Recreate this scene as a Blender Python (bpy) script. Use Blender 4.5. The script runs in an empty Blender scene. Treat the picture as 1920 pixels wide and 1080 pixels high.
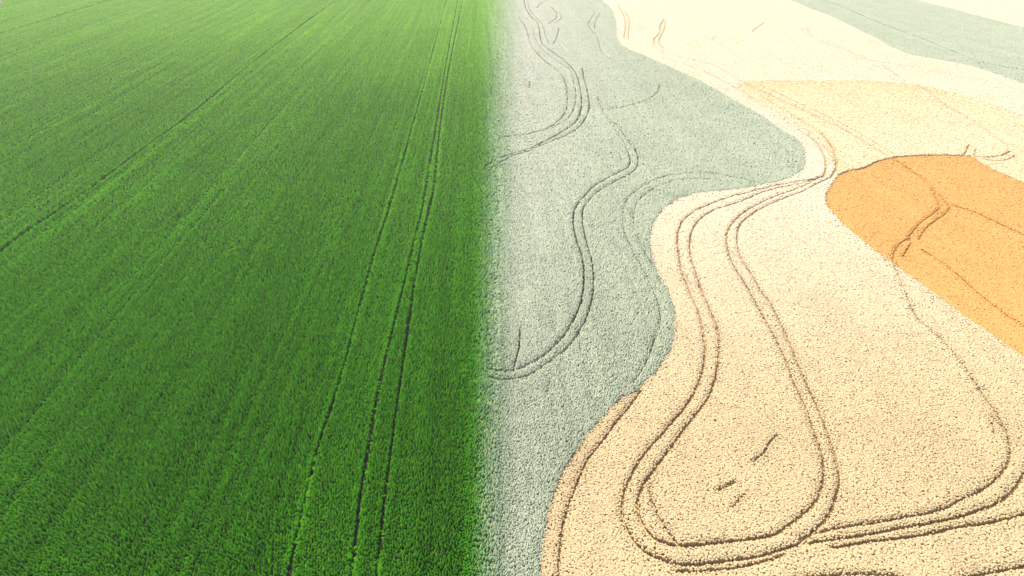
import bpy, math
import numpy as np

rng = np.random.default_rng(7)
scene = bpy.context.scene
COL = scene.collection

# ------------------------------------------------------------------ camera
CAM_H = 55.0
PITCH = math.radians(30.3)            # below the horizon
FPX = 1280.0                          # 24 mm lens on a 36 mm sensor, photo 1920 px wide
CP, SP = math.cos(PITCH), math.sin(PITCH)

cam_d = bpy.data.cameras.new("camera")
cam_d.lens, cam_d.sensor_width = 24.0, 36.0
cam_d.clip_start, cam_d.clip_end = 0.5, 20000
cam = bpy.data.objects.new("camera", cam_d)
COL.objects.link(cam)
cam.location = (0, 0, CAM_H)
cam.rotation_euler = (math.radians(90) - PITCH, 0, 0)
scene.camera = cam


def ground(pts, z=0.7):
    """survey points of the photograph -> metres on the field (height z)"""
    p = np.asarray(pts, float)
    a, b = (p[:, 0] - 960) / FPX, (540 - p[:, 1]) / FPX
    dy, dz = CP + b * SP, -SP + b * CP
    t = (z - CAM_H) / dz
    return np.stack([a * t, dy * t], 1)


def smooth(pts, step=1.0, closed=False):
    """Catmull-Rom through pts, resampled every `step` metres"""
    P = np.asarray(pts, float)
    if closed:
        P = np.concatenate([P[-1:], P, P[:2]])
    else:
        P = np.concatenate([2 * P[:1] - P[1:2], P, 2 * P[-1:] - P[-2:-1]])
    out = []
    for i in range(1, len(P) - 2):
        p0, p1, p2, p3 = P[i - 1], P[i], P[i + 1], P[i + 2]
        n = max(2, int(np.linalg.norm(p2 - p1) / step))
        t = np.linspace(0, 1, n, endpoint=False)[:, None]
        out.append(0.5 * (2 * p1 + (p2 - p0) * t + (2 * p0 - 5 * p1 + 4 * p2 - p3) * t ** 2 + (3 * p1 - p0 - 3 * p2 + p3) * t ** 3))
    if not closed:
        out.append(P[-2:-1])
    return np.concatenate(out)


def vnoise(x, y, seed=0):
    """value noise in 0..1"""
    xi, yi = np.floor(x).astype(np.int64), np.floor(y).astype(np.int64)
    fx, fy = x - xi, y - yi
    fx, fy = fx * fx * (3 - 2 * fx), fy * fy * (3 - 2 * fy)

    def h(a, b):
        n = (a * 374761393 + b * 668265263 + seed * 1442695041) & 0x7FFFFFFF
        n = ((n ^ (n >> 13)) * 1274126177) & 0x7FFFFFFF
        n = ((n ^ (n >> 16)) * 1103515245) & 0x7FFFFFFF
        return (n & 0xFFFF) / 65535.0
    a, b, c, d = h(xi, yi), h(xi + 1, yi), h(xi, yi + 1), h(xi + 1, yi + 1)
    return (a * (1 - fx) + b * fx) * (1 - fy) + (c * (1 - fx) + d * fx) * fy


def sstep(a, b, x):
    t = np.clip((x - a) / (b - a), 0, 1)
    return t * t * (3 - 2 * t)


def inside(poly, x, y):
    r = np.zeros(len(x), bool)
    n = len(poly)
    bb = (x >= poly[:, 0].min()) & (x <= poly[:, 0].max()) & (y >= poly[:, 1].min()) & (y <= poly[:, 1].max())
    idx = np.nonzero(bb)[0]
    xs, ys = x[idx], y[idx]
    c = np.zeros(len(idx), bool)
    for i in range(n):
        x1, y1 = poly[i]
        x2, y2 = poly[(i + 1) % n]
        if y1 == y2:
            continue
        k = (y1 > ys) != (y2 > ys)
        c ^= k & (xs < (x2 - x1) * (ys - y1) / (y2 - y1) + x1)
    r[idx] = c
    return r


# ------------------------------------------------------------------ field outlines (photo survey points, 1920 x 1080)
SAGE_EDGE = [(1060, -75), (1090, -40), (1112, -15), (1128, 0), (1143, 13), (1152, 30), (1155, 50), (1157, 70), (1170, 87), (1200, 100), (1240, 117),
             (1280, 135), (1313, 150), (1353, 173), (1390, 193), (1427, 215), (1460, 237), (1487, 253), (1502, 267), (1509, 283),
             (1510, 303), (1503, 317), (1487, 328), (1463, 337), (1423, 345), (1380, 352), (1330, 357), (1307, 360), (1280, 367),
             (1260, 378), (1240, 393), (1227, 413), (1220, 433), (1218, 453), (1223, 480), (1233, 507), (1247, 533), (1257, 557),
             (1263, 580), (1265, 607), (1262, 633), (1253, 657), (1240, 677), (1227, 697), (1207, 713), (1190, 733), (1170, 739),
             (1160, 747), (1137, 770), (1113, 797), (1090, 827), (1070, 857), (1053, 883), (1043, 910), (1035, 933), (1027, 960),
             (1022, 987), (1017, 1020), (1013, 1053), (1012, 1080), (1012, 1130), (1014, 1200)]
ORANGE_TOP = [(1570, 328), (1593, 320), (1620, 315), (1640, 305), (1663, 298), (1697, 293), (1740, 291), (1780, 291), (1820, 294),
              (1835, 303), (1867, 320), (1920, 343), (2010, 383), (2120, 430)]
ORANGE_LEFT = [(1570, 328), (1560, 343), (1552, 357), (1548, 370), (1550, 384), (1557, 394), (1573, 413), (1600, 437), (1630, 463), (1657, 483),
               (1680, 500), (1713, 523), (1747, 548), (1780, 573), (1813, 597), (1847, 618), (1880, 643), (1907, 660), (1920, 670),
               (1990, 722), (2120, 815)]
PEACH_TOP = [(1570, 326), (1562, 305), (1550, 285), (1525, 255), (1480, 225), (1430, 195), (1395, 173), (1380, 160), (1392, 155), (1440, 152), (1530, 152), (1600, 151),
             (1680, 155), (1750, 165), (1800, 177), (1850, 192), (1920, 218), (2010, 255), (2120, 300)]
STRIPE_LOW = [(1380, -40), (1430, -21), (1485, 0), (1527, 17), (1567, 33), (1607, 53), (1640, 68), (1673, 87), (1707, 100), (1747, 108), (1787, 115),
              (1827, 123), (1867, 137), (1897, 147), (1920, 156), (2010, 190), (2120, 232)]
STRIPE_UP = [(1600, -30), (1720, 0), (1780, 15), (1847, 33), (1920, 52), (2010, 76), (2120, 105)]

g = ground
sage_edge = smooth(g(SAGE_EDGE, 0.95), 1.0)
orange_top = smooth(g(ORANGE_TOP, 0.6), 1.0)
orange_left = smooth(g(ORANGE_LEFT, 0.6), 1.0)
peach_top = smooth(g(PEACH_TOP, 0.7), 1.5)
stripe_low = smooth(g(STRIPE_LOW, 0.95), 2.0)
stripe_up = smooth(g(STRIPE_UP, 0.8), 2.0)

YF = 640.0          # far end of the sown land
YN = 26.0           # near end


def seam_x(y):      # the straight line where the green crop meets the sage crop
    return -.0055 * (y * CP + (CAM_H - 0.8) * SP) - 1.25


seam = np.array([[seam_x(y), y] for y in np.linspace(YN, YF, 40)])
P_green = np.concatenate([seam, [[-420, YF], [-60, YN]]])
P_sage = np.concatenate([seam[::-1], sage_edge[::-1], [[sage_edge[0, 0] + 5, YF]]])
split = np.argmin(np.linalg.norm(sage_edge - g([(1503, 317)], 0.95), axis=1))
P_wheat = np.concatenate([sage_edge[split:], [[60, YN]], orange_left[::-1]])
P_orange = np.concatenate([orange_left, orange_top[::-1]])
P_peach = np.concatenate([peach_top, orange_top[::-1]])
P_cream = np.concatenate([sage_edge[:split + 1], orange_left[:1], peach_top, stripe_low[::-1], [[stripe_low[0, 0] - 20, YF], [sage_edge[0, 0] + 5, YF]]])
P_stripe = np.concatenate([stripe_low, stripe_up[::-1]])
P_far = np.concatenate([stripe_up, [[420, YF - 80], [stripe_up[0, 0] + 40, YF]]])

# ------------------------------------------------------------------ wheel ruts: (field, [ [points], half width m, depth 0..1 ] ...) one entry per pass
T = []


def tram(field, *ruts):
    T.append((field, ruts))


tram('sage',
     ([(973, 32), (985, 50), (992, 70), (998, 88), (1010, 103), (1023, 115), (1040, 128), (1055, 143), (1063, 167), (1064, 193), (1058, 213), (1043, 230), (1023, 242), (997, 249), (967, 253), (937, 256)], .24, .85),
     ([(987, 33), (998, 50), (1003, 70), (1013, 88), (1028, 103), (1050, 118), (1070, 133), (1077, 157), (1080, 180), (1077, 200), (1067, 220), (1047, 233), (1023, 245)], .17, .55))
tram('sage',
     ([(983, -20), (983, 0), (987, 17), (997, 32), (1008, 43), (1012, 60), (1015, 77), (1023, 88), (1040, 100), (1060, 115), (1077, 133), (1085, 153), (1090, 180), (1089, 207), (1080, 227), (1060, 243), (1030, 260), (993, 277), (957, 288), (930, 298), (907, 312)], .28, 1),
     ([(990, -20), (990, 0), (993, 17), (1003, 30), (1017, 47), (1023, 67), (1030, 83)], .24, .7),
     ([(1092, 127), (1095, 147), (1102, 173), (1105, 200), (1098, 220), (1083, 240), (1057, 255), (1023, 268), (987, 283), (957, 293), (933, 307), (917, 317)], .24, .95))
tram('sage', ([(1033, 13), (1043, 23), (1044, 32), (1037, 38), (1028, 45)], .2, .95), ([(1048, 23), (1053, 32), (1045, 40), (1037, 43)], .2, .6))
tram('sage', ([(1028, 0), (1013, 7), (1007, 15)], .18, .9), ([(1048, 53), (1045, 67), (1038, 82)], .17, .9))
tram('sage', ([(1097, 12), (1115, 22), (1107, 37), (1105, 50), (1120, 70), (1125, 90), (1137, 107), (1160, 113), (1207, 113)], .2, .6),
     ([(1125, 25), (1117, 40), (1115, 55)], .2, .5))
tram('sage',
     ([(1120, 182), (1130, 207), (1150, 238), (1167, 263), (1174, 278)], .14, .55),
     ([(1174, 278), (1178, 287), (1182, 300), (1177, 313), (1160, 323), (1137, 335), (1113, 350), (1102, 360), (1087, 377), (1077, 393), (1075, 413), (1077, 433), (1083, 457), (1092, 483), (1095, 510), (1094, 537), (1090, 563), (1080, 590), (1063, 620), (1040, 647), (1017, 667), (990, 682), (960, 692), (935, 692), (915, 688)], .2, 1),
     ([(1153, 230), (1167, 248), (1180, 267), (1190, 279)], .12, .5),
     ([(1190, 279), (1194, 288), (1197, 300), (1193, 315), (1177, 328), (1150, 342), (1120, 360), (1103, 378), (1093, 393), (1092, 413), (1095, 433), (1102, 460), (1110, 490), (1113, 520), (1112, 547), (1107, 573), (1097, 600), (1080, 630), (1057, 657), (1030, 677), (1000, 697), (967, 707), (940, 709), (917, 703)], .18, .95),
     ([(975, 612), (975, 637), (970, 663), (961, 693)], .17, .95))
tram('sage',
     ([(1413, 342), (1390, 335), (1347, 327), (1313, 325), (1280, 326), (1250, 330), (1223, 340), (1200, 353), (1190, 360), (1177, 373), (1170, 390), (1168, 413), (1172, 437), (1182, 460), (1197, 487), (1212, 513), (1223, 540), (1233, 563), (1238, 587), (1237, 610), (1227, 637), (1217, 667), (1203, 693), (1187, 718)], .15, .75),
     ([(1330, 336), (1280, 336), (1243, 346), (1218, 360), (1200, 373), (1192, 387), (1188, 407), (1190, 427), (1200, 453), (1213, 480), (1227, 503), (1242, 533)], .13, .55))
tram('sage', ([(1035, 705), (1025, 740)], .12, .7))
tram('sage', ([(992, 152), (994, 165)], .2, .8))
tram('sage', ([(1130, 207), (1157, 203), (1207, 190), (1233, 173), (1237, 160)], .16, .45))
# wheat
tram('wheat', ([(1202, 733), (1180, 763), (1153, 795), (1127, 830), (1103, 860), (1090, 887), (1077, 920), (1065, 950), (1057, 980), (1052, 1013), (1049, 1047), (1047, 1080), (1047, 1120)], .12, .8))
tram('wheat',
     ([(1545, 333), (1500, 340), (1450, 349), (1407, 360), (1377, 367), (1347, 377), (1320, 388), (1297, 400), (1280, 415), (1272, 435), (1270, 455), (1274, 490), (1280, 517), (1287, 533), (1297, 557), (1307, 580), (1315, 607), (1320, 633), (1322, 660), (1319, 687), (1310, 718), (1298, 743), (1280, 770), (1257, 795), (1237, 820), (1220, 837), (1200, 863), (1183, 893), (1172, 920), (1166, 947), (1168, 973), (1177, 997), (1190, 1017), (1210, 1035), (1240, 1050), (1280, 1060), (1330, 1057), (1380, 1050), (1423, 1043), (1460, 1032), (1493, 1022), (1513, 1007), (1540, 983), (1557, 960), (1567, 933), (1573, 903), (1570, 877), (1563, 850), (1555, 823), (1543, 793), (1530, 760), (1510, 718), (1493, 677), (1477, 637), (1460, 600), (1443, 567), (1427, 547), (1410, 517), (1393, 490), (1383, 463), (1382, 443), (1387, 423), (1403, 407), (1423, 393), (1450, 380), (1480, 368), (1507, 358), (1533, 344), (1557, 333)], .15, .9),
     ([(1543, 329), (1500, 345), (1460, 352), (1423, 363), (1390, 377), (1360, 387), (1337, 395), (1317, 407), (1303, 423), (1295, 443), (1293, 467), (1297, 490), (1305, 513), (1313, 540), (1323, 563), (1333, 587), (1343, 613), (1348, 640), (1348, 667), (1345, 693), (1338, 720), (1327, 747), (1310, 770), (1280, 808), (1260, 837), (1237, 867), (1217, 893), (1202, 917), (1196, 940), (1198, 967), (1207, 987), (1223, 1007), (1250, 1020), (1280, 1024), (1330, 1020), (1380, 1015), (1427, 1008), (1457, 1000), (1480, 983), (1507, 963), (1527, 943), (1538, 920), (1544, 893), (1542, 863), (1535, 837), (1523, 803), (1512, 770), (1497, 737), (1487, 718), (1477, 687), (1462, 653), (1447, 623), (1430, 593), (1413, 563), (1397, 533), (1380, 507), (1368, 483), (1363, 460), (1363, 440), (1370, 423), (1383, 408), (1403, 393), (1427, 380), (1453, 368), (1477, 360), (1510, 347), (1537, 333)], .15, .9),
     ([(1217, 893), (1218, 920), (1225, 947), (1237, 973), (1257, 1003), (1277, 1027)], .1, .6))
tram('wheat',
     ([(1673, 487), (1685, 520), (1695, 545), (1707, 573), (1713, 590), (1727, 607), (1747, 620), (1773, 647), (1800, 677), (1820, 707)], .1, .4),
     ([(1820, 707), (1843, 740), (1867, 773), (1883, 803), (1893, 833), (1893, 857), (1883, 880), (1863, 903), (1840, 920), (1810, 933), (1777, 950), (1740, 962), (1697, 970), (1653, 978), (1607, 985), (1570, 990), (1540, 997), (1500, 1008)], .12, .75))
tram('wheat',
     ([(1990, 740), (1965, 830), (1920, 890), (1907, 910), (1890, 930), (1867, 945), (1830, 960), (1787, 972), (1740, 982), (1690, 990), (1640, 1000), (1590, 1008), (1540, 1015), (1500, 1020)], .15, .85),
     ([(2010, 945), (1960, 957), (1920, 965), (1890, 972), (1847, 982), (1797, 988), (1747, 1000), (1680, 1010), (1613, 1018), (1563, 1027)], .15, .75))
tram('wheat', ([(1270, 1071), (1320, 1071), (1380, 1065), (1430, 1053), (1470, 1040)], .12, .6))
tram('wheat', ([(1420, 1100), (1500, 1085), (1560, 1078), (1640, 1077), (1700, 1086)], .12, .6), ([(1800, 1085), (1850, 1075), (1920, 1062), (1990, 1050)], .15, .7))
tram('wheat', ([(1884, 812), (1870, 790), (1857, 782)], .08, .4), ([(1865, 815), (1860, 795), (1852, 783)], .08, .5))
tram('wheat', ([(1457, 817), (1443, 830), (1435, 847), (1423, 857), (1413, 865)], .15, .5))
tram('wheat', ([(1378, 903), (1365, 910), (1348, 920)], .16, .48))
tram('wheat', ([(1395, 927), (1383, 940), (1373, 953)], .14, .4))
# neck of the cream field and above it
tram('cream',
     ([(1543, 333), (1548, 320), (1548, 303), (1543, 287), (1533, 270), (1513, 253)], .2, .9),
     ([(1513, 253), (1480, 232), (1440, 207), (1400, 180), (1360, 155), (1320, 135), (1280, 120)], .16, .4),
     ([(1558, 333), (1567, 317), (1568, 300), (1563, 283), (1553, 267), (1540, 250)], .2, .85),
     ([(1540, 250), (1513, 233), (1470, 207), (1427, 180)], .16, .4))
tram('cream', ([(1240, 98), (1280, 108), (1320, 117), (1353, 130), (1390, 153), (1413, 167)], .2, .45))
tram('peach', ([(1410, 163), (1453, 183), (1497, 203), (1547, 227), (1580, 243), (1613, 263), (1647, 283), (1667, 295)], .2, .5),
     ([(1420, 158), (1470, 181), (1520, 204), (1570, 229), (1610, 250), (1650, 275), (1680, 292)], .2, .35))
tram('orange',
     ([(1673, 297), (1707, 320), (1740, 343), (1757, 375), (1762, 388)], .16, .45),
     ([(1762, 388), (1760, 392), (1747, 403), (1730, 415), (1717, 428), (1707, 442), (1705, 452)], .095, 1),
     ([(1763, 367), (1777, 383), (1780, 392), (1770, 403), (1753, 415), (1737, 428), (1727, 442), (1723, 450)], .08, .75))
tram('orange', ([(1702, 448), (1687, 457), (1678, 470), (1673, 487)], .1, .75), ([(1708, 457), (1700, 470), (1693, 483)], .14, .55))
tram('orange', ([(1787, 385), (1830, 400), (1873, 420), (1920, 442), (1990, 475)], .14, .45))
tram('orange', ([(1730, 470), (1780, 503), (1830, 547), (1880, 587), (1920, 613), (1990, 665)], .14, .45))
tram('peach',
     ([(1572, 328), (1593, 320), (1620, 315), (1640, 305), (1663, 298), (1697, 293), (1740, 291), (1780, 291), (1820, 293), (1847, 295), (1867, 294), (1883, 290), (1892, 285)], .16, .85),
     ([(1840, 299), (1873, 302), (1893, 298), (1902, 293)], .12, .7))
tram('peach', ([(1892, 285), (1887, 273), (1873, 263), (1847, 243), (1813, 220), (1773, 197), (1737, 170), (1710, 158)], .18, .45),
     ([(1817, 272), (1812, 283), (1807, 292)], .14, .8), ([(1830, 280), (1826, 293)], .11, .6))
tram('cream', ([(1697, 153), (1653, 123), (1613, 107), (1567, 87), (1527, 73), (1517, 63), (1513, 53)], .25, .45), ([(1540, 76), (1633, 112), (1697, 123), (1763, 133)], .22, .4))
tram('cream', ([(1158, 10), (1168, 25), (1173, 43), (1172, 60), (1170, 73)], .18, .9), ([(1173, 23), (1180, 40), (1179, 60), (1178, 75)], .14, .7))
tram('cream', ([(1245, 37), (1238, 50), (1237, 62), (1227, 73), (1227, 83)], .18, .9), ([(1248, 40), (1245, 57), (1237, 72), (1237, 82), (1243, 90)], .14, .7))
tram('cream', ([(1433, 43), (1420, 52), (1412, 58), (1413, 62)], .14, .6))
tram('cream', ([(1345, 67), (1337, 72), (1337, 76)], .12, .5))
tram('cream', ([(1503, 53), (1505, 63)], .12, .5))
tram('stripe', ([(1490, -15), (1540, 0), (1580, 13), (1630, 35), (1680, 55), (1730, 73), (1780, 93), (1820, 110), (1847, 118), (1880, 125), (1920, 130), (2000, 142)], .22, .6))
# green: drilled straight; all run towards the same far point
tram('green',
     ([(540, 1085), (547, 1040), (570, 950), (597, 830), (640, 700), (700, 480), (738, 360), (775, 230), (805, 120), (837, 0), (842, -25)], .15, .74),
     ([(757, 360), (790, 245), (815, 150), (842, 30)], .12, .45))
tram('green',
     ([(660, 1085), (672, 950), (685, 870), (712, 720), (740, 600), (770, 480), (795, 370), (815, 250), (838, 110), (858, 0), (862, -25)], .17, .77),
     ([(708, 1085), (718, 960), (738, 800), (760, 650), (782, 500), (802, 400), (815, 340), (826, 230), (845, 110), (868, 0), (873, -25)], .17, .77))
tram('green', ([(-60, 522), (0, 470), (60, 425), (150, 365), (250, 290), (360, 210), (460, 128), (560, 50), (630, 0), (660, -22)], .33, 1),
     ([(-60, 535), (0, 490), (90, 428), (190, 355), (300, 270), (420, 180), (520, 100), (600, 42)], .06, .2))
tram('green', ([(-60, 82), (0, 62), (60, 44), (130, 22), (205, 0), (260, -16)], .6, 1), ([(-60, 38), (0, 21), (85, 0), (150, -18)], .2, .4))
tram('green', ([(-60, 300), (0, 270), (120, 205), (250, 140), (380, 75), (480, 28), (540, 0)], .14, .35), ([(-60, 318), (0, 287), (130, 218), (270, 145), (390, 85), (500, 32)], .12, .3))
tram('green', ([(240, 385), (330, 310), (440, 220), (560, 120), (650, 45)], .1, .3))

H_OF = dict(green=.8, sage=.98, wheat=.78, cream=.78, peach=.77, orange=.6, stripe=.98, far=.78)
RUTS = []     # (field, tram index, polyline, half width, depth)
for ti, (f, ruts) in enumerate(T):
    for pts, w, d in ruts:
        px = np.array(pts, float)
        px = px[px[:, 1] > -120]
        if f in ('cream', 'peach') and d < .6:
            d *= .62
            w *= .5                            # faint passes, the straw has sprung back
        if f == 'sage':
            w *= .62
            if d < .8:
                d, w = .85, w * .55
        if f == 'wheat':
            w *= .78
        RUTS.append((f, ti, smooth(g(px, H_OF[f] * .75), .8), w, d))

# ------------------------------------------------------------------ where the plants stand
ROW = (900 - 960) / FPX * CP          # drill rows lean this much per metre


def depth_of(x, y):
    return y * CP + CAM_H * SP


X, Y, S = [], [], []
for side, sp0, cap_s in (('broad leaf', .27, .46), ('cereal', .165, .40)):      # seed spacing left and right of the seam
    y, odd = 33.0, 0
    while y < 520:
        dep = depth_of(0, y)
        s = min(max(sp0, sp0 * dep / 80), cap_s)
        sy = s * min(max(1.0, dep / 110), 1.9)
        half = 0.87 * dep + 4
        mid = seam_x(y)
        xs = np.arange(-half, mid, s) if side == 'broad leaf' else np.arange(mid, half, s)
        n = len(xs)
        jit = .22 if dep < 110 else .3
        X.append(xs + rng.uniform(-jit, jit, n) * s + (odd * .5 + rng.uniform(-.1, .1)) * s)
        Y.append(y + rng.uniform(-jit, jit, n) * sy)
        odd = 1 - odd
        S.append(np.full(n, s))
        y += sy
X, Y, S = np.concatenate(X), np.concatenate(Y), np.concatenate(S)
U = X - ROW * Y                        # across the rows
print("candidates", len(X))

FID = np.full(len(X), -1)
NAMES = ['green', 'sage', 'wheat', 'orange', 'peach', 'cream', 'stripe', 'far']
POLY = dict(green=P_green, sage=P_sage, wheat=P_wheat, orange=P_orange, peach=P_peach, cream=P_cream, stripe=P_stripe, far=P_far)
wob = 0.06
XJ, YJ = X + rng.normal(0, wob, len(X)), Y + rng.normal(0, wob, len(X))
for i, nme in enumerate(NAMES):
    m = (FID < 0) & inside(POLY[nme], XJ, YJ)
    FID[m] = i

_sw = (X - np.array(seam_x(Y))) / (depth_of(X, Y) / FPX)
_m = ((FID == 0) | (FID == 1)) & (np.abs(_sw) < 60)
FID[_m] = (_sw[_m] + rng.normal(0, 19, _m.sum()) > 0).astype(int)

# height: clump to clump, drill rows, broad unevenness
Hn = 1 + rng.normal(0, .032, len(X))
rows = np.zeros(len(X))
for k, (wl, al, am) in enumerate([(.55, 25, .16), (1.1, 60, .20), (2.6, 90, .22), (6.0, 160, .12)]):
    rows += am * (vnoise(U / wl, Y / al, 11 + k) - .5) * 2
patch = (vnoise(X / 1.2, Y / 1.2, 5) - .5) * .12 + (vnoise(X / 9, Y / 9, 6) - .5) * .12
g_ = np.abs((U / 2.9) - np.round(U / 2.9)) * 2.9
rows -= .25 * np.exp(-(g_ / .45) ** 2) * sstep(.35, .8, vnoise(np.round(U / 2.9) * 3.7, Y / 45, 19))
row_amt = np.array([1.0, .4, .15, .15, .15, .15, .15, .15])[FID]
Hn = np.where(FID == 0, Hn + rng.normal(0, .06, len(X)) + (vnoise(X / .6, Y / .7, 8) - .5) * .22, Hn)
Hn = np.where(FID == 1, Hn + rng.normal(0, .035, len(X)), Hn)
Hn = Hn + rows * row_amt + patch

# ruts
CUT = np.ones(len(X))
EDGE = np.zeros(len(X), bool)             # plants whose side can be seen
order = np.argsort(Y)
Ys = Y[order]
BORDERS = [(None, 0, pl, 0.0, 0.0) for pl in (sage_edge, orange_top, orange_left, peach_top, stripe_low, stripe_up)]
for f, ti, pl, w, d in RUTS + BORDERS:
    L = len(pl)
    tgx = np.abs(np.gradient(pl[:, 0]) / (np.hypot(np.gradient(pl[:, 0]), np.gradient(pl[:, 1])) + 1e-9))
    ww = (1.05 + .35 * tgx) * w * np.maximum(1, depth_of(pl[:, 0], pl[:, 1]) / 260)
    for a in range(0, L - 1, 12):
        seg = pl[a:min(a + 13, L)]
        m = 1.4
        lo, hi = np.searchsorted(Ys, seg[:, 1].min() - m), np.searchsorted(Ys, seg[:, 1].max() + m)
        idx = order[lo:hi]
        k = (X[idx] > seg[:, 0].min() - m) & (X[idx] < seg[:, 0].max() + m)
        idx = idx[k]
        if not len(idx):
            continue
        px, py = X[idx], Y[idx]
        best = np.full(len(idx), 9.0)
        nx, ny = np.zeros(len(idx)), np.zeros(len(idx))
        for j in range(len(seg) - 1):
            A, B = seg[j], seg[j + 1]
            AB = B - A
            t = np.clip(((px - A[0]) * AB[0] + (py - A[1]) * AB[1]) / max(1e-9, AB @ AB), 0, 1)
            ex, ey = px - A[0] - t * AB[0], py - A[1] - t * AB[1]
            ds = np.hypot(ex, ey)
            up = ds < best
            best[up], nx[up], ny[up] = ds[up], (ex / (ds + 1e-6))[up], (ey / (ds + 1e-6))[up]
        EDGE[idx] |= best < w * 1.6 + .25 + S[idx]
        if f is None:
            continue
        wl = ww[min(a + 6, L - 1)] * (.8 + .45 * vnoise(px / 3.0, py / 3.0, 31 + ti) if f != 'green' else .55 + .8 * vnoise(px / 2.0, py / 7.0, 31 + ti))
        ends = np.clip(min(a + 6, L - 7) / max(L, 1), 0, 1)
        dd = d * (1 if d > .85 else (.82 + .3 * vnoise(px / 7.0, py / 7.0, 77 + ti)) if f != 'sage' else (.3 + 1.1 * vnoise(px / 2.5, py / 2.5, 77 + ti)))
        CUT[idx] = np.minimum(CUT[idx], 1 - np.clip(dd, 0, 1) * np.exp(-(best / (wl + .04)) ** 6))
        if d > .55 and f in ('wheat', 'sage', 'orange', 'cream'):      # shoulders pressed down towards the rut
            CUT[idx] = np.minimum(CUT[idx], 1 - .2 * np.exp(-(best / (wl + .28)) ** 2))
        lim = wl + .62 * S[idx]                 # plants beside a deep rut stand clear of it
        push = np.where((best > wl) & (best < lim) & (dd > .55), lim - best, 0) * .8
        X[idx] += nx * push
        Y[idx] += ny * push

keep = (FID >= 0) & (CUT > .3)
X, Y, S, U, FID, Hn, CUT, EDGE = [a[keep] for a in (X, Y, S, U, FID, Hn, CUT, EDGE)]
print("plants", len(X))

# ------------------------------------------------------------------ colours (plant albedo, some with shade and distance brightening painted in)
def lin(r, gg, b):
    c = np.array([r, gg, b]) / 255.0
    return np.where(c < .04045, c / 12.92, ((c + .055) / 1.055) ** 2.4)


C_GREEN = np.array([.055, .21, .008])
C_SAGE = np.array([.555, .595, .435])
C_PALE = np.array([.65, .645, .52])
C_WHEAT = np.array([.70, .555, .325])
C_CREAM = np.array([.87, .765, .585])
C_PEACH = np.array([.84, .63, .32])
C_ORANGE = np.array([.77, .44, .15])
C_GREEN_FAR = np.array([.20, .43, .036])   # far green crop, brightening with distance put into a yellower colour
C_MARGIN_SHADE = np.array([.66, .51, .295])

BASE = np.array([C_GREEN, C_SAGE, C_WHEAT, C_ORANGE, C_PEACH, C_CREAM, C_SAGE, C_CREAM])
col = BASE[FID].copy()
is_g = FID == 0
yg = sstep(70, 380, Y + (vnoise(X / 40, Y / 40, 44) - .5) * 30)  # far brightening of the green field, painted as plant colour
col[is_g] = (C_GREEN + (C_GREEN_FAR - C_GREEN) * yg[:, None])[is_g]
# sage runs warmer and paler towards the green crop
dep = depth_of(X, Y)
pxx = 960 + X / dep * FPX               # bearing of the plant, only used as a width across the seam
is_s = FID == 1
seamw = (X - np.array(seam_x(Y))) / (dep / FPX)
warm = (1 - sstep(0, 330, seamw)) * (.15 + .75 * sstep(50, 300, Y))
col[is_s] = (C_SAGE + (C_PALE - C_SAGE) * warm[:, None])[is_s]
# along the seam the two crops grow through each other
mixt = np.clip(sstep(-54, 40, seamw + rng.normal(0, 4, len(X))), 0, 1)
ms = (FID <= 1) & (np.abs(seamw) < 70)
cm = (C_GREEN + (C_GREEN_FAR - C_GREEN) * yg[:, None]) * (1 - mixt[:, None]) + np.where((FID == 1)[:, None], col, C_SAGE + (C_PALE - C_SAGE) * (.15 + .75 * sstep(50, 300, Y))[:, None]) * mixt[:, None]
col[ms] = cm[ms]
# wheat: shade of the taller sage painted as a tan band beside it
is_w = FID == 2
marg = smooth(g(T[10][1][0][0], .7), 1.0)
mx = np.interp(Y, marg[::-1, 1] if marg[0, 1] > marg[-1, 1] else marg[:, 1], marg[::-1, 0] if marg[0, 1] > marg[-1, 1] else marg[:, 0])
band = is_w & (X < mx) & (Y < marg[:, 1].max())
col[band] = C_MARGIN_SHADE
# wheat pales with distance: far haze and near shadows put into its colour
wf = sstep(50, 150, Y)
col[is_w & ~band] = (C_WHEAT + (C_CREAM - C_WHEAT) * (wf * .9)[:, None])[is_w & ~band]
# peach: palest in the middle of the field
is_p = FID == 4
ctr = g([(1640, 225)], .7)[0]
dd = np.hypot((X - ctr[0]) / 75, (Y - ctr[1]) / 60)
pf = 1 - sstep(.35, 1.3, dd)
col[is_p] = (C_PEACH + (C_CREAM - C_PEACH) * (pf * .6)[:, None])[is_p]
# plant to plant variation
var = 1 + rng.normal(0, 1, len(X)) * np.where(FID == 0, .08, .045) + (vnoise(X / 6, Y / 6, 91) - .5) * .07 + (vnoise(U / 1.5, Y / 40, 92) - .5) * .08
col = np.clip(col * var[:, None], .005, .92)
gm = FID == 0
col[gm] *= (1 + (vnoise(U / 1.1, Y / 60, 93) - .5) * .16 + (vnoise(U / 3.2, Y / 150, 94) - .5) * .08)[gm, None]
hue = rng.normal(0, 1, len(X))
col[gm] *= np.stack([1 + .16 * hue, 1 + .03 * hue, 1 - .1 * hue], 1)[gm]
col = np.clip(col, .004, .9)

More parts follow.
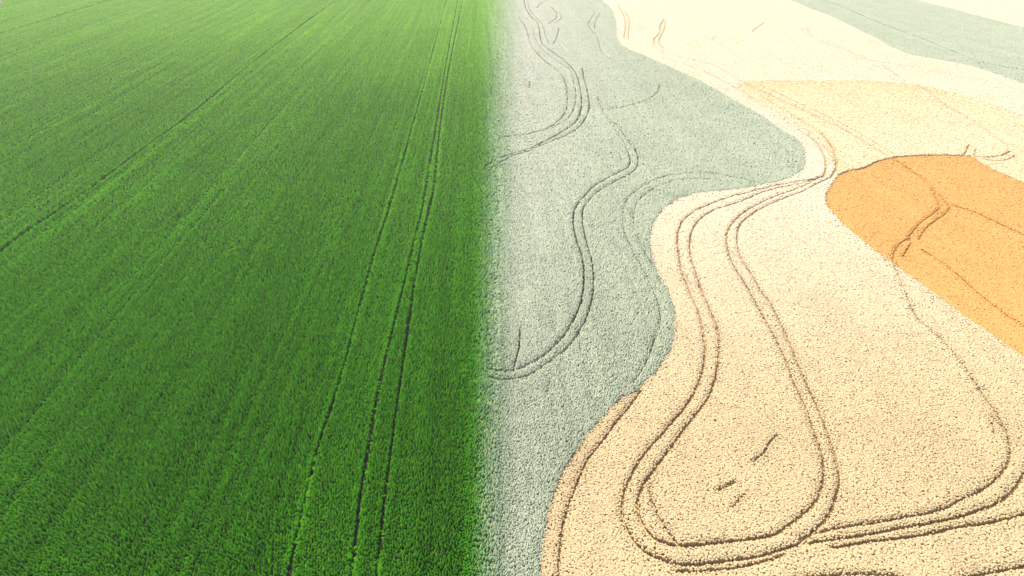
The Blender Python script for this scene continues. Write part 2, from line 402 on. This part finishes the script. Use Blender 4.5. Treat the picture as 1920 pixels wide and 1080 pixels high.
# ------------------------------------------------------------------ plant shapes
def leafy(seed, nb, wide):
    """a tuft of arching leaf blades: verts (unit footprint, unit height), quads"""
    r = np.random.default_rng(seed)
    V, F = [], []
    for k in range(nb):
        a = (k + r.uniform(-.35, .35)) / nb * 2 * math.pi
        reach, top, w = r.uniform(.35, .7), r.uniform(.8, 1.05), wide * r.uniform(.8, 1.2)
        ca, sa = math.cos(a), math.sin(a)
        n = len(V)
        for t, rr, zz, ww in ((0, .08, .0, .7), (1, .45, .78, 1.0), (2, 1.0, 1.0, .35)):
            cx, cz = rr * reach, zz * top - (.12 * reach if t == 2 else 0)
            for s in (-1, 1):
                V.append((ca * cx - sa * s * w * ww, sa * cx + ca * s * w * ww, cz))
        F += [(n, n + 1, n + 3, n + 2), (n + 2, n + 3, n + 5, n + 4)]
    return np.array(V), np.array(F)


def clump(seed, n, cap, skirt):
    """a rounded bundle of ears or leaves closing on an off-centre top; the skirt carries it down to the ground"""
    r = np.random.default_rng(seed)
    V, F = [], []
    for k in range(n):
        a = (k + r.uniform(-.25, .25)) / n * 2 * math.pi
        q = .74 * r.uniform(.85, 1.15)
        V.append((math.cos(a) * q, math.sin(a) * q, cap * r.uniform(.95, 1.05)))
    V.append((r.uniform(-.15, .15), r.uniform(-.15, .15), 1.0))
    for k in range(n):
        F.append((k, (k + 1) % n, n, n))              # a triangle, its last corner doubled
    if skirt:
        V += [(x * .99, y * .99, z - .01) for x, y, z in V[:n]] + [(x * .8, y * .8, 0) for x, y, _z in V[:n]]
        a, b = n + 1, 2 * n + 1
        F += [(b + k, b + (k + 1) % n, a + (k + 1) % n, a + k) for k in range(n)]
    return np.array(V), np.array(F)


CAPS = {(g_, sk): [clump(300 + i + 50 * g_, 6 if sk else 5, (.91, .46, .73)[g_], sk) for i in range(8)] for g_ in (0, 1, 2) for sk in (False, True)}
LEAF = [leafy(100 + i, 5, .20) for i in range(8)]


def build_mesh(name, batches, mat, shade=False):
    """batches: (templates, indices, radius, height) -> one mesh with a per-corner-free point colour"""
    VV, LL, LT, CC = [], [], [], []
    off = 0
    for temps, idx, rad, hgt in batches:
        if not len(idx):
            continue
        pick = rng.integers(0, len(temps), len(idx))
        for ti, (tv, tf) in enumerate(temps):
            k = idx[pick == ti]
            if not len(k):
                continue
            r, h = rad[pick == ti], hgt[pick == ti]
            a = rng.uniform(0, 6.283, len(k))
            c, s = np.cos(a), np.sin(a)
            vx = X[k][:, None] + r[:, None] * (c[:, None] * tv[:, 0] - s[:, None] * tv[:, 1])
            vy = Y[k][:, None] + r[:, None] * (s[:, None] * tv[:, 0] + c[:, None] * tv[:, 1])
            vz = .006 + h[:, None] * tv[:, 2]
            lean = rng.normal(0, .10, (2, len(k)))
            vx = vx + vz * lean[0][:, None]
            vy = vy + vz * lean[1][:, None]
            nv = len(tv)
            VV.append(np.stack([vx, vy, vz], 2).reshape(-1, 3).astype(np.float32))
            cc = np.ones((len(k), nv, 4), np.float32)
            cc[:, :, :3] = col[k][:, None, :]
            CC.append(cc.reshape(-1, 4))
            base = off + np.arange(len(k))[:, None, None] * nv
            quads = tf[tf[:, 2] != tf[:, 3]]
            tris = tf[tf[:, 2] == tf[:, 3]][:, :3]
            if len(quads):
                q = (base + quads[None]).reshape(-1)
                LL.append(q.astype(np.int32))
                LT.append(np.full(len(q) // 4, 4, np.int32))
            if len(tris):
                q = (base + tris[None]).reshape(-1)
                LL.append(q.astype(np.int32))
                LT.append(np.full(len(q) // 3, 3, np.int32))
            off += nv * len(k)
    VV, LL, LT, CC = np.concatenate(VV), np.concatenate(LL), np.concatenate(LT), np.concatenate(CC)
    me = bpy.data.meshes.new(name)
    me.vertices.add(len(VV))
    me.vertices.foreach_set("co", VV.ravel())
    me.loops.add(len(LL))
    me.loops.foreach_set("vertex_index", LL)
    me.polygons.add(len(LT))
    st = np.concatenate([[0], np.cumsum(LT)[:-1]]).astype(np.int32)
    me.polygons.foreach_set("loop_start", st)
    me.polygons.foreach_set("use_smooth", np.full(len(LT), shade, bool))
    at = me.attributes.new("plant_colour", 'FLOAT_COLOR', 'POINT')
    at.data.foreach_set("color", CC.ravel())
    me.update(calc_edges=True)
    me.materials.append(mat)
    print(name, len(VV), len(LT))
    return me


# ------------------------------------------------------------------ materials
def new_mat(name):
    m = bpy.data.materials.new(name)
    m.use_nodes = True
    nt = m.node_tree
    nt.nodes.clear()
    return m, nt, nt.nodes.new("ShaderNodeOutputMaterial")


def plant_mat(name, trans, gloss):
    m, nt, out = new_mat(name)
    at = nt.nodes.new("ShaderNodeAttribute")
    at.attribute_name = "plant_colour"
    df = nt.nodes.new("ShaderNodeBsdfDiffuse")
    tr = nt.nodes.new("ShaderNodeBsdfTranslucent")
    gl = nt.nodes.new("ShaderNodeBsdfGlossy")
    gl.inputs["Roughness"].default_value = .5
    gl.inputs["Color"].default_value = (.9, .9, .9, 1)
    m1, m2 = nt.nodes.new("ShaderNodeMixShader"), nt.nodes.new("ShaderNodeMixShader")
    m1.inputs[0].default_value, m2.inputs[0].default_value = trans, gloss
    L = nt.links.new
    L(at.outputs["Color"], df.inputs["Color"])
    L(at.outputs["Color"], tr.inputs["Color"])
    L(df.outputs[0], m1.inputs[1]); L(tr.outputs[0], m1.inputs[2])
    L(m1.outputs[0], m2.inputs[1]); L(gl.outputs[0], m2.inputs[2])
    L(m2.outputs[0], out.inputs["Surface"])
    return m


def soil_mat(name, c1, c2, scale=1.5):
    m, nt, out = new_mat(name)
    tc = nt.nodes.new("ShaderNodeTexCoord")
    ns = nt.nodes.new("ShaderNodeTexNoise")
    ns.inputs["Scale"].default_value, ns.inputs["Detail"].default_value = scale, 6
    rp = nt.nodes.new("ShaderNodeValToRGB")
    rp.color_ramp.elements[0].position, rp.color_ramp.elements[1].position = .35, .7
    rp.color_ramp.elements[0].color = (*c1, 1)
    rp.color_ramp.elements[1].color = (*c2, 1)
    bs = nt.nodes.new("ShaderNodeBsdfPrincipled")
    bs.inputs["Roughness"].default_value = .95
    bs.inputs["Specular IOR Level"].default_value = .1
    bp = nt.nodes.new("ShaderNodeBump")
    bp.inputs["Strength"].default_value, bp.inputs["Distance"].default_value = .6, .08
    L = nt.links.new
    L(tc.outputs["Object"], ns.inputs["Vector"])
    L(ns.outputs["Fac"], rp.inputs["Fac"])
    L(rp.outputs["Color"], bs.inputs["Base Color"])
    L(ns.outputs["Fac"], bp.inputs["Height"])
    L(bp.outputs["Normal"], bs.inputs["Normal"])
    L(bs.outputs[0], out.inputs["Surface"])
    return m


M_LEAF = plant_mat("green_leaf", .2, .0)
M_EAR = plant_mat("ripe_ear", .38, .0)
M_SOIL_G = soil_mat("moist_soil", (.006, .012, .004), (.014, .024, .008))
M_SOIL_S = soil_mat("grey_soil", (.10, .11, .07), (.16, .17, .11))
M_SOIL_W = soil_mat("straw_soil", (.42, .27, .12), (.55, .37, .17))
M_SOIL_O = soil_mat("ochre_soil", (.36, .17, .05), (.46, .23, .07))
M_STRAW = soil_mat("flattened_straw", (.40, .25, .11), (.58, .39, .19), 4)
M_GROUND = soil_mat("bare_land", (.10, .085, .05), (.17, .15, .09), .3)

# ------------------------------------------------------------------ ground, sky
def sheet(name, poly, z, mat):
    me = bpy.data.meshes.new(name)
    me.from_pydata([(float(p[0]), float(p[1]), z) for p in poly], [], [tuple(range(len(poly)))])
    me.materials.append(mat)
    me.update()
    if me.polygons[0].normal.z < 0:
        me.flip_normals()
    return me


def link(name, data, parent=None):
    o = bpy.data.objects.new(name, data)
    COL.objects.link(o)
    o.parent = parent
    return o


gr = link("ground", sheet("ground", [(-2500, -1500), (2500, -1500), (2500, 3500), (-2500, 3500)], 0, M_GROUND))
gr["kind"] = "structure"
gr["label"] = "bare brown land under and beyond all the sown fields"
gr["category"] = "ground"

LABEL = dict(
    green=("deep green crop field with straight drill rows filling the left half", "crop field", "green_crop_field"),
    sage=("grey-green sage field with winding dark wheel ruts, between the green crop and the wheat", "crop field", "sage_crop_field"),
    wheat=("large golden wheat field with a drop-shaped loop of double wheel ruts", "wheat field", "wheat_field"),
    orange=("bright orange field with one short dark S-bend of ruts, right of the wheat", "crop field", "orange_crop_field"),
    peach=("pale peach field directly above the bright orange field", "crop field", "peach_crop_field"),
    cream=("very pale cream field stretching from the narrow neck up to the upper edge", "wheat field", "cream_wheat_field"),
    stripe=("grey-green diagonal strip of crop with pale cream on both sides", "crop field", "sage_crop_strip"),
    far=("small cream corner of field beyond the grey-green diagonal strip", "wheat field", "far_wheat_field"))
SOIL = dict(green=M_SOIL_G, sage=M_SOIL_S, wheat=M_SOIL_W, orange=M_SOIL_O, peach=M_SOIL_W, cream=M_SOIL_W, stripe=M_SOIL_S, far=M_SOIL_W)
CENTRE = {n: POLY[n].mean(0) for n in NAMES}

ROOT = {}
for i, n in enumerate(NAMES):
    lab, cat, nm = LABEL[n]
    r = link(nm, None)
    r["label"], r["category"], r["kind"] = lab, cat, "thing"
    ROOT[n] = r
    link("soil", sheet("soil", POLY[n], .004, SOIL[n]), r)
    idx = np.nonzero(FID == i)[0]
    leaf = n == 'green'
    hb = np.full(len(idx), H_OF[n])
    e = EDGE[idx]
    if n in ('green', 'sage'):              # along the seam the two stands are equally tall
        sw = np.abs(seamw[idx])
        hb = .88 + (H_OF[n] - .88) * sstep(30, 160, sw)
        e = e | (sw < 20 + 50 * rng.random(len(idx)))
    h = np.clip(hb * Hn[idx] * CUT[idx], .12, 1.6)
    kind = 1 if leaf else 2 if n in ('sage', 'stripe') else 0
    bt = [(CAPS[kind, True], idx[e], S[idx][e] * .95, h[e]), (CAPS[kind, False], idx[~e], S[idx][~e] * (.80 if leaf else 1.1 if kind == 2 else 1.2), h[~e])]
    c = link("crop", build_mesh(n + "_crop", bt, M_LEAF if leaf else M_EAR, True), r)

# wheel ruts: a strip of pressed soil at the bottom of each groove
holders = {}
for f, ti, pl, w, d in RUTS:
    if ti not in holders:
        h = link("tramline", None, ROOT[f])
        holders[ti] = h
    tg = np.gradient(pl, axis=0)
    tg /= np.linalg.norm(tg, axis=1)[:, None] + 1e-9
    nr = np.stack([-tg[:, 1], tg[:, 0]], 1)
    ww = (w * np.maximum(1, depth_of(pl[:, 0], pl[:, 1]) / 260) * .9)[:, None]
    zz = .010 + .004 * (len(holders) % 5) + (.30 if f in ('wheat', 'cream', 'peach', 'orange') else 0)    # flattened straw lies above the soil
    v = np.concatenate([pl - nr * ww, pl, pl + nr * ww])
    n = len(pl)
    zs = np.concatenate([np.full(n, zz + .02), np.full(n, zz), np.full(n, zz + .02)])
    fc = [(k + o, k + 1 + o, k + 1 + n + o, k + n + o)[::-1] for o in (0, n) for k in range(n - 1)]
    me = bpy.data.meshes.new("wheel_rut")
    me.from_pydata([(float(a[0]), float(a[1]), float(z)) for a, z in zip(v, zs)], [], fc)
    me.materials.append(M_STRAW if SOIL[f] == M_SOIL_W else SOIL[f])
    me.update()
    link("wheel_rut", me, holders[ti])

# ------------------------------------------------------------------ air
def box(name, lo, hi):
    me = bpy.data.meshes.new(name)
    v = [(x, y, z) for z in (lo[2], hi[2]) for y in (lo[1], hi[1]) for x in (lo[0], hi[0])]
    me.from_pydata(v, [], [(0, 2, 3, 1), (4, 5, 7, 6), (0, 1, 5, 4), (2, 6, 7, 3), (0, 4, 6, 2), (1, 3, 7, 5)])
    me.update()
    return me


hz = link("haze", box("haze", (-2600, -1600, -1), (2600, 3600, 58)))
hz["kind"], hz["label"], hz["category"] = "stuff", "thin pale warm haze over all the fields", "haze"
mh, nt, out = new_mat("haze")
pv = nt.nodes.new("ShaderNodeVolumePrincipled")
pv.inputs["Color"].default_value = (.93, .95, .82, 1)
pv.inputs["Density"].default_value = .00026
pv.inputs["Anisotropy"].default_value = .25
nt.links.new(pv.outputs[0], out.inputs["Volume"])
hz.data.materials.append(mh)

# ------------------------------------------------------------------ light
SUN_EL, SUN_AZ = math.radians(42), math.radians(-32)      # azimuth from +Y, clockwise
w = bpy.data.worlds.new("World")
scene.world = w
w.use_nodes = True
nt = w.node_tree
bg = nt.nodes["Background"]
sky = nt.nodes.new("ShaderNodeTexSky")
sky.sky_type = 'NISHITA'
sky.sun_disc = False
sky.sun_elevation, sky.sun_rotation = SUN_EL, SUN_AZ
sky.dust_density = 2.0
nt.links.new(sky.outputs[0], bg.inputs["Color"])
bg.inputs["Strength"].default_value = .105

sd = bpy.data.lights.new("sun", 'SUN')
sd.energy, sd.angle, sd.color = 4.5, math.radians(.5), (1, .955, .87)
so = link("sun", sd)
from mathutils import Vector
dirv = Vector((math.sin(SUN_AZ) * math.cos(SUN_EL), math.cos(SUN_AZ) * math.cos(SUN_EL), math.sin(SUN_EL)))
so.rotation_euler = dirv.to_track_quat('Z', 'Y').to_euler()
so.location = (0, 0, 120)

scene.view_settings.view_transform = 'Standard'
scene.view_settings.look = 'None'
scene.view_settings.gamma = 1
scene.view_settings.exposure = 0.99
scene.cycles.max_bounces = 6
scene.cycles.diffuse_bounces = 3
